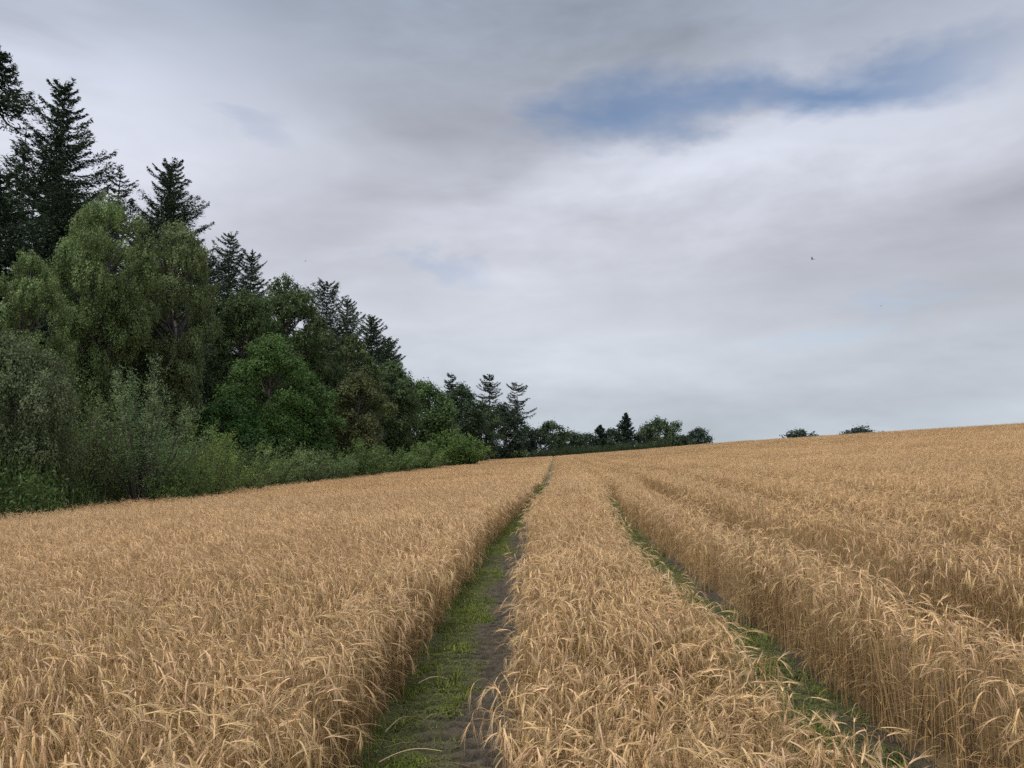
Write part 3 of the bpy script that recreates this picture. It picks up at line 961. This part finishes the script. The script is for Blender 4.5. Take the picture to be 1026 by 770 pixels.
# far end of the field
for i, (u, v, y, R, kind, col, lab) in enumerate([
    (453, 374, 205, 4.0, 'pine', (.034, .052, .032), 'pine top peeping over the very dark tall broadleaf'),
    (490, 374, 215, 4.6, 'pine', (.030, .046, .030), 'left one of the pair of tall layered pines'),
    (518, 383, 222, 5.4, 'pine', (.030, .046, .030), 'right, more gappy one of the pair of tall layered pines'),
    (527, 428, 232, 5.5, 'leaf', (.036, .056, .032), 'low dark tree below the gappy layered pine'),
    (552, 424, 238, 6.5, 'leaf', (.050, .075, .036), 'uneven oak above the far end of the wheel tracks'),
    (572, 433, 244, 5.0, 'leaf', (.046, .068, .036), 'small tree right of the far end of the wheel tracks'),
    (588, 436, 250, 5.5, 'leaf', (.036, .055, .034), 'low dark tree left of the thin pointed tip'),
    (601, 426, 254, 5.0, 'fir', (.032, .050, .034), 'thin pointed conifer tip among the low far trees'),
    (613, 431, 256, 5.2, 'leaf', (.036, .055, .034), 'low dark tree just left of the ragged tall conifer'),
    (627, 414, 258, 5.6, 'fir', (.032, .050, .036), 'ragged tall conifer rising above the far tree line'),
    (645, 434, 262, 4.8, 'leaf', (.040, .060, .036), 'low tree between the ragged conifer and the big round tree'),
    (662, 421, 264, 8.4, 'leaf', (.056, .080, .036), 'big round-headed tree at the far field corner'),
    (684, 438, 268, 4.6, 'leaf', (.044, .064, .038), 'low dark tree between the two round-headed trees'),
    (698, 431, 272, 5.8, 'leaf', (.040, .060, .040), 'smaller bluish round tree at the right end of the far tree line'),
    (804, 432.5, 330, 9.0, 'leaf', (.040, .058, .038), 'left of two tree tops showing above the field skyline'),
    (862, 431.5, 340, 13.0, 'leaf', (.036, .054, .040), 'right and wider of two tree tops above the field skyline'),
]):
    b, H = spot(u, v, y)
    if kind == 'pine': conifer('pine_tree', b, H, R, col, lab, GFT, 700 + i, px=y / 733 * .8, z0=.52, gap=1.15, sparse=.48 if 'gappy' in lab else .28, power=.34, droop=.05, up=.25, dens=.9)
    elif kind == 'fir': conifer('conifer_tree', b, H, R, col, lab, GFT, 700 + i, px=y / 733, gap=1.3, sparse=.12, dens=1.4)
    else: broadleaf('broadleaf_tree', b, H * 1.03, R, col, lab, 'tree', GFT, 700 + i, px=y / 733, z0=.08, lobes=26, skirt=True, shape=1.35)

# ------------------------------------------------------------------ rough margin and woodland undergrowth
MAR = [(.095, .15, .04), (.12, .17, .05), (.14, .16, .07), (.08, .125, .035)]
TALL = [blade_tuft(800 + k, 34, .25, .75, .012, MAR, .55, 4) for k in range(5)]
PALE = [blade_tuft(810 + k, 30, .2, .6, .008, [(.30, .24, .11), (.22, .20, .09), (.12, .14, .05)], .6, 4) for k in range(3)]


def herb_tuft(seed, n, rad, hh, leaf, cols):
    r = np.random.default_rng(seed)
    b = Buf()
    for k in range(n):
        a, q = r.uniform(0, 2 * PI), rad * math.sqrt(r.random())
        H = hh * r.uniform(.55, 1.2)
        top = np.array([q * math.cos(a) + r.normal(0, .12), q * math.sin(a) + r.normal(0, .12), H])
        base = np.array([q * math.cos(a), q * math.sin(a), 0])
        c = np.array(cols[r.integers(0, len(cols))])
        tube(b, [base, (base + top) / 2, top], [.006, .005, .002], c * .9, 3)
        m = 16
        s = r.random(m) ** .7
        pos = base + (top - base) * s[:, None] + r.normal(size=(m, 3)) * np.array([.09, .09, .04])
        pos[:, 2] = np.maximum(pos[:, 2], .02)
        leaves(b, pos, leaf * r.uniform(.7, 1.3, m), leaf_cols(m, c, r), np.tile([0, 0, .8], (m, 1)), r, .4)
    return b.mesh('herb', M_GRASS)


HERB = [herb_tuft(820 + k, 15, .32, 1.0, .115, [(.08, .135, .04), (.10, .16, .045), (.11, .15, .05)]) for k in range(5)]
prs = TALL + PALE + HERB
X, Y = jitter_grid(-24, -14, 8, 210, .34)
e = field_edge(Y)
o = e - X
ok = (o > -.15) & (o < 7) & (rng.random(len(X)) < np.clip(40 / Y, .25, 1)) & (X > -.8 * Y - 5)
X, Y, o = X[ok], Y[ok], o[ok]
n = len(X)
pale = (o < .7) & (rng.random(n) < .6)
herb = rng.random(n) < np.clip((o - .2) / 1.2, 0, .85)
ii = np.where(pale, 5 + rng.integers(0, 3, n), np.where(herb, 8 + rng.integers(0, 5, n), rng.integers(0, 5, n)))
hh = np.where(pale, 1.05, np.clip(1.15 + .25 * o, .8, 1.7)) * rng.uniform(.8, 1.4, n) * (.85 + .6 * fbm(X * .5, Y * .3, 61))
print('margin', n)
scatter('rough_margin_plants', np.stack([X, Y, land(X, Y) - .02], -1), np.stack([rng.normal(0, .08, n), rng.normal(0, .08, n), rng.uniform(0, 6.28, n)], -1),
        np.stack([np.maximum(1, Y / 45)] * 2 + [hh], -1), ii, prs, 'rank grass and nettles between the barley and the bushes', 'undergrowth', M_GRASS)


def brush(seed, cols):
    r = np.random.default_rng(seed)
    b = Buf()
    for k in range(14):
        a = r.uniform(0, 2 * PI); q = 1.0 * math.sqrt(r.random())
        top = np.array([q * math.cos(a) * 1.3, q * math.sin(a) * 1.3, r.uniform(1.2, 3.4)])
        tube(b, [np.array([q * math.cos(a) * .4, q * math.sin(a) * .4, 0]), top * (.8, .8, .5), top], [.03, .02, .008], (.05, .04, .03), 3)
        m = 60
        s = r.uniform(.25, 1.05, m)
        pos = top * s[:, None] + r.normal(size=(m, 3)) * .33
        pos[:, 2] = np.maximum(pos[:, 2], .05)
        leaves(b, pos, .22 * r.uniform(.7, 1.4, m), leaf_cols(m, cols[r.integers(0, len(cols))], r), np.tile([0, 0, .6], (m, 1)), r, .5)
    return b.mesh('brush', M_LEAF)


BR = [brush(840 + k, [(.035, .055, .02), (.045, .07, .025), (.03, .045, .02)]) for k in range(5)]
X, Y = jitter_grid(-64, -20, 14, 215, 1.9)
ok = (X > -.78 * Y - 8) & (X < -20.5 - .0 * Y)
X, Y = X[ok], Y[ok]
Xb, Yb = jitter_grid(-40, 48, 214, 236, 2.4)
X, Y = np.concatenate([X, Xb]), np.concatenate([Y, Yb]); n = len(X)
sc = rng.uniform(.8, 1.5, n) * np.where(Y > 213.9, .58, 1)
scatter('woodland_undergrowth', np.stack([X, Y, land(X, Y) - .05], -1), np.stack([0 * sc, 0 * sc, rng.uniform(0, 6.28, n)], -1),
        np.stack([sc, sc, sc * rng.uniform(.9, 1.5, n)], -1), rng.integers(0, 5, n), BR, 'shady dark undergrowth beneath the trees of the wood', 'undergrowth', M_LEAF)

# ------------------------------------------------------------------ birds
def bird(label, u, v, y, span, rot, flap):
    b = Buf()
    k = span / 2
    s = np.linspace(0, 1, 9)
    rad = np.array([.01, .07, .10, .12, .12, .10, .07, .05, .02]) * k * 1.1
    body = np.stack([0 * s, (s - .5) * -.95 * k, .04 * k * np.sin(s * PI)], -1)
    tube(b, body, rad, (.03, .028, .026), 8, flat=.85)
    for sx in (-1, 1):
        q = np.linspace(0, 1, 7)
        lift = flap * k * (np.sin(q * 1.9) * .7)
        lead = np.stack([sx * q * k, .18 * k + .14 * k * np.sin(q * PI) - .30 * k * q ** 2, lift], -1)
        ch = (.34 * (1 - q ** 2.2) + .03) * k
        trail = lead - np.stack([0 * q, ch, .02 * k + 0 * q], -1)
        th = np.array([0, 0, .016 * k])
        v4 = np.concatenate([lead + th, trail + th * .3, trail - th * .3, lead - th])
        m = 7; i = np.arange(m - 1)
        f = [np.stack([i + a * m, i + 1 + a * m, i + 1 + ((a + 1) % 4) * m, i + ((a + 1) % 4) * m], -1) for a in range(4)]
        b.add(v4, np.concatenate(f), (.03, .028, .026))
    tl = np.array([[-.03, -.42, 0], [.03, -.42, 0], [.12, -.72, .0], [-.12, -.72, 0], [-.03, -.42, .03], [.03, -.42, .03], [.12, -.72, .015], [-.12, -.72, .015]]) * k
    b.add(tl, [[0, 1, 2, 3], [4, 5, 6, 7], [0, 1, 5, 4], [2, 3, 7, 6], [1, 2, 6, 5], [0, 3, 7, 4]], (.03, .028, .026))
    o = link('bird', b.mesh('bird', M_BARK, True))
    o.location = sight(u, v, y); o.rotation_euler = rot
    tag(o, label, 'bird', 'birds in the sky')


bird('nearest dark bird flying in the cloud right of the middle of the sky', 814, 260, 70, .66, (.1, .25, 1.0), .5)
bird('faint bird low in the sky above the right-hand hill', 883, 307, 120, .45, (0, .2, .6), .7)
bird('faint bird in the sky above the slope of the wood', 306, 262, 110, .45, (0, -.2, -.8), .7)

# ------------------------------------------------------------------ sky and sun
SUN_AZ, SUN_EL = math.radians(-140), math.radians(54)
w = bpy.data.worlds.new('World')
S.world = w
w.use_nodes = True
nt = w.node_tree
nt.nodes.clear()
wo = N(nt, 'ShaderNodeOutputWorld')
tc = N(nt, 'ShaderNodeTexCoord')
sep = N(nt, 'ShaderNodeSeparateXYZ')
nt.links.new(tc.outputs['Generated'], sep.inputs[0])
dx, dy, dz = sep.outputs
az = math_node(nt, 'ARCTAN2', dx, dy)
el = math_node(nt, 'ARCSINE', dz)


def mapped(sx, sy, sz=0.0, ox=0.0, oy=0.0):
    c = N(nt, 'ShaderNodeCombineXYZ')
    nt.links.new(math_node(nt, 'MULTIPLY_ADD', az, sx, ox), c.inputs[0])
    nt.links.new(math_node(nt, 'MULTIPLY_ADD', el, sy, oy), c.inputs[1])
    c.inputs[2].default_value = sz
    return c.outputs[0]


def sky_noise(vec, scale, detail=5, rough=.55, dist=0.0):
    n = N(nt, 'ShaderNodeTexNoise')
    n.inputs['Scale'].default_value = scale
    n.inputs['Detail'].default_value = detail
    n.inputs['Roughness'].default_value = rough
    n.inputs['Distortion'].default_value = dist
    nt.links.new(vec, n.inputs['Vector'])
    return math_node(nt, 'SUBTRACT', n.outputs['Fac'], .5)


nz1 = sky_noise(mapped(1.6, 4.2, .3), 1.6, 5, .5, .6)     # broad layered banks
nz2 = sky_noise(mapped(1.9, 6.5, 2.7), 3.4, 4, .5, .3)     # wisps
nz3 = sky_noise(mapped(3.0, 6.0, 5.1), 9.0, 4, .55)
# wobble the coordinates of the openings
wa = math_node(nt, 'MULTIPLY_ADD', nz2, .22, az)
we_ = math_node(nt, 'MULTIPLY_ADD', nz1, .16, el)
we_ = math_node(nt, 'MULTIPLY_ADD', nz3, .035, we_)


def pix_dir(u, v):
    x, y, z = sight(u, v, 1.0)
    z -= CAM[2]
    return math.atan2(x, y), math.atan2(z, math.hypot(x, y))


def blob(u, v, su, sv, tilt, A=None, E=None):
    a0, e0 = pix_dir(u, v)
    c, s = math.cos(tilt), math.sin(tilt)
    p = math_node(nt, 'SUBTRACT', A or wa, a0); q = math_node(nt, 'SUBTRACT', E or we_, e0)
    pu = math_node(nt, 'ADD', math_node(nt, 'MULTIPLY', p, c / su), math_node(nt, 'MULTIPLY', q, s / su))
    pv = math_node(nt, 'ADD', math_node(nt, 'MULTIPLY', p, -s / sv), math_node(nt, 'MULTIPLY', q, c / sv))
    d = math_node(nt, 'ADD', math_node(nt, 'MULTIPLY', pu, pu), math_node(nt, 'MULTIPLY', pv, pv))
    return math_node(nt, 'EXPONENT', math_node(nt, 'MULTIPLY', d, -1.0))


def total(parts):
    acc = None
    for k, p in parts:
        t = math_node(nt, 'MULTIPLY', p, k)
        acc = t if acc is None else math_node(nt, 'ADD', acc, t)
    return acc


# openings that show blue
hole = total([(1.12, blob(850, 80, .20, .040, .05)), (.95, blob(598, 120, .12, .052, .10)), (.28, blob(715, 98, .12, .035, .2)), (.16, blob(640, 40, .10, .08, .5)),
              (.62, blob(430, 262, .12, .022, .0)), (.36, blob(280, 106, .06, .035, -.2)), (.46, blob(925, 312, .16, .020, .15))])
hole = math_node(nt, 'ADD', hole, math_node(nt, 'MULTIPLY', nz2, 1.0))
hole = math_node(nt, 'MULTIPLY_ADD', hole, 1.0, -.27, clamp=True)
hole = math_node(nt, 'MULTIPLY', hole, .88)
# brightness of the cloud sheet
br = N(nt, 'ShaderNodeValToRGB')
br.color_ramp.interpolation = 'B_SPLINE'
el01 = math_node(nt, 'MULTIPLY', el, 1 / (PI / 2), clamp=True)
nt.links.new(el01, br.inputs[0])
R = br.color_ramp.elements
stops = [(0.0, (.53, .585, .645)), (.05, (.535, .585, .645)), (.14, (.545, .565, .63)), (.24, (.52, .54, .615)), (.32, (.43, .47, .56)), (.40, (.28, .345, .435)),
         (.50, (.34, .39, .45)), (.68, (1.15, 1.15, 1.15)), (1.0, (1.75, 1.7, 1.65))]
R[0].position, R[0].color = stops[0][0], (*stops[0][1], 1)
R[1].position, R[1].color = stops[-1][0], (*stops[-1][1], 1)
for p, c in stops[1:-1]:
    e_ = R.new(p); e_.color = (*c, 1)
lum = total([(.55, nz1), (.34, nz2), (.07, nz3), (.42, blob(70, 130, .26, .14, .5)), (.22, blob(700, 190, .40, .07, .15)), (.14, blob(480, 335, .40, .07, .0)),
             (.26, blob(690, 165, .26, .035, .16)), (.12, blob(900, 130, .14, .03, .1)), (-.10, blob(300, 20, .22, .12, .0)), (-.15, blob(560, 110, .25, .08, .3)), (-.12, blob(980, 230, .20, .08, .1))])
k = math_node(nt, 'ADD', lum, 1.0)
k = math_node(nt, 'MAXIMUM', k, .35)
# the cloud is thinner and brighter round the hidden sun behind the viewer
back = math_node(nt, 'MULTIPLY_ADD', dy, -1.6, -.1, clamp=True)
k = math_node(nt, 'MULTIPLY', k, math_node(nt, 'MULTIPLY_ADD', back, 1.3, 1.0))
cl = N(nt, 'ShaderNodeVectorMath', operation='SCALE')
nt.links.new(br.outputs[0], cl.inputs[0]); nt.links.new(k, cl.inputs['Scale'])
sky = N(nt, 'ShaderNodeTexSky', sky_type='NISHITA')
sky.sun_disc = False
sky.sun_elevation = SUN_EL
sky.sun_rotation = SUN_AZ
sky.dust_density = 0.0
sky.ozone_density = 4.0
sky.air_density = 1.15
bg_sky = N(nt, 'ShaderNodeBackground'); bg_sky.inputs['Strength'].default_value = .115
nt.links.new(sky.outputs[0], bg_sky.inputs[0])
bg_cl = N(nt, 'ShaderNodeBackground'); bg_cl.inputs['Strength'].default_value = 1.0
nt.links.new(cl.outputs[0], bg_cl.inputs[0])
mx = N(nt, 'ShaderNodeMixShader')
nt.links.new(hole, mx.inputs[0]); nt.links.new(bg_cl.outputs[0], mx.inputs[1]); nt.links.new(bg_sky.outputs[0], mx.inputs[2])
nt.links.new(mx.outputs[0], wo.inputs[0])
w.cycles.sampling_method = 'MANUAL'
w.cycles.sample_map_resolution = 512

sd = bpy.data.lights.new('sun', 'SUN')
sd.energy = 2.3
sd.angle = math.radians(11)
sd.color = (1.0, .95, .87)
so = bpy.data.objects.new('sun', sd)
so.rotation_euler = (PI / 2 - SUN_EL, 0, -SUN_AZ + PI)
so.location = (-40, 60, 80)
COL.objects.link(so)

# ------------------------------------------------------------------ render settings
S.view_settings.view_transform = 'Standard'
S.view_settings.look = 'None'
S.view_settings.gamma = 1
S.view_settings.exposure = 0.0
S.view_settings.use_curve_mapping = False
S.cycles.max_bounces = 6
S.cycles.diffuse_bounces = 3
S.cycles.transmission_bounces = 4
S.cycles.use_denoising = False
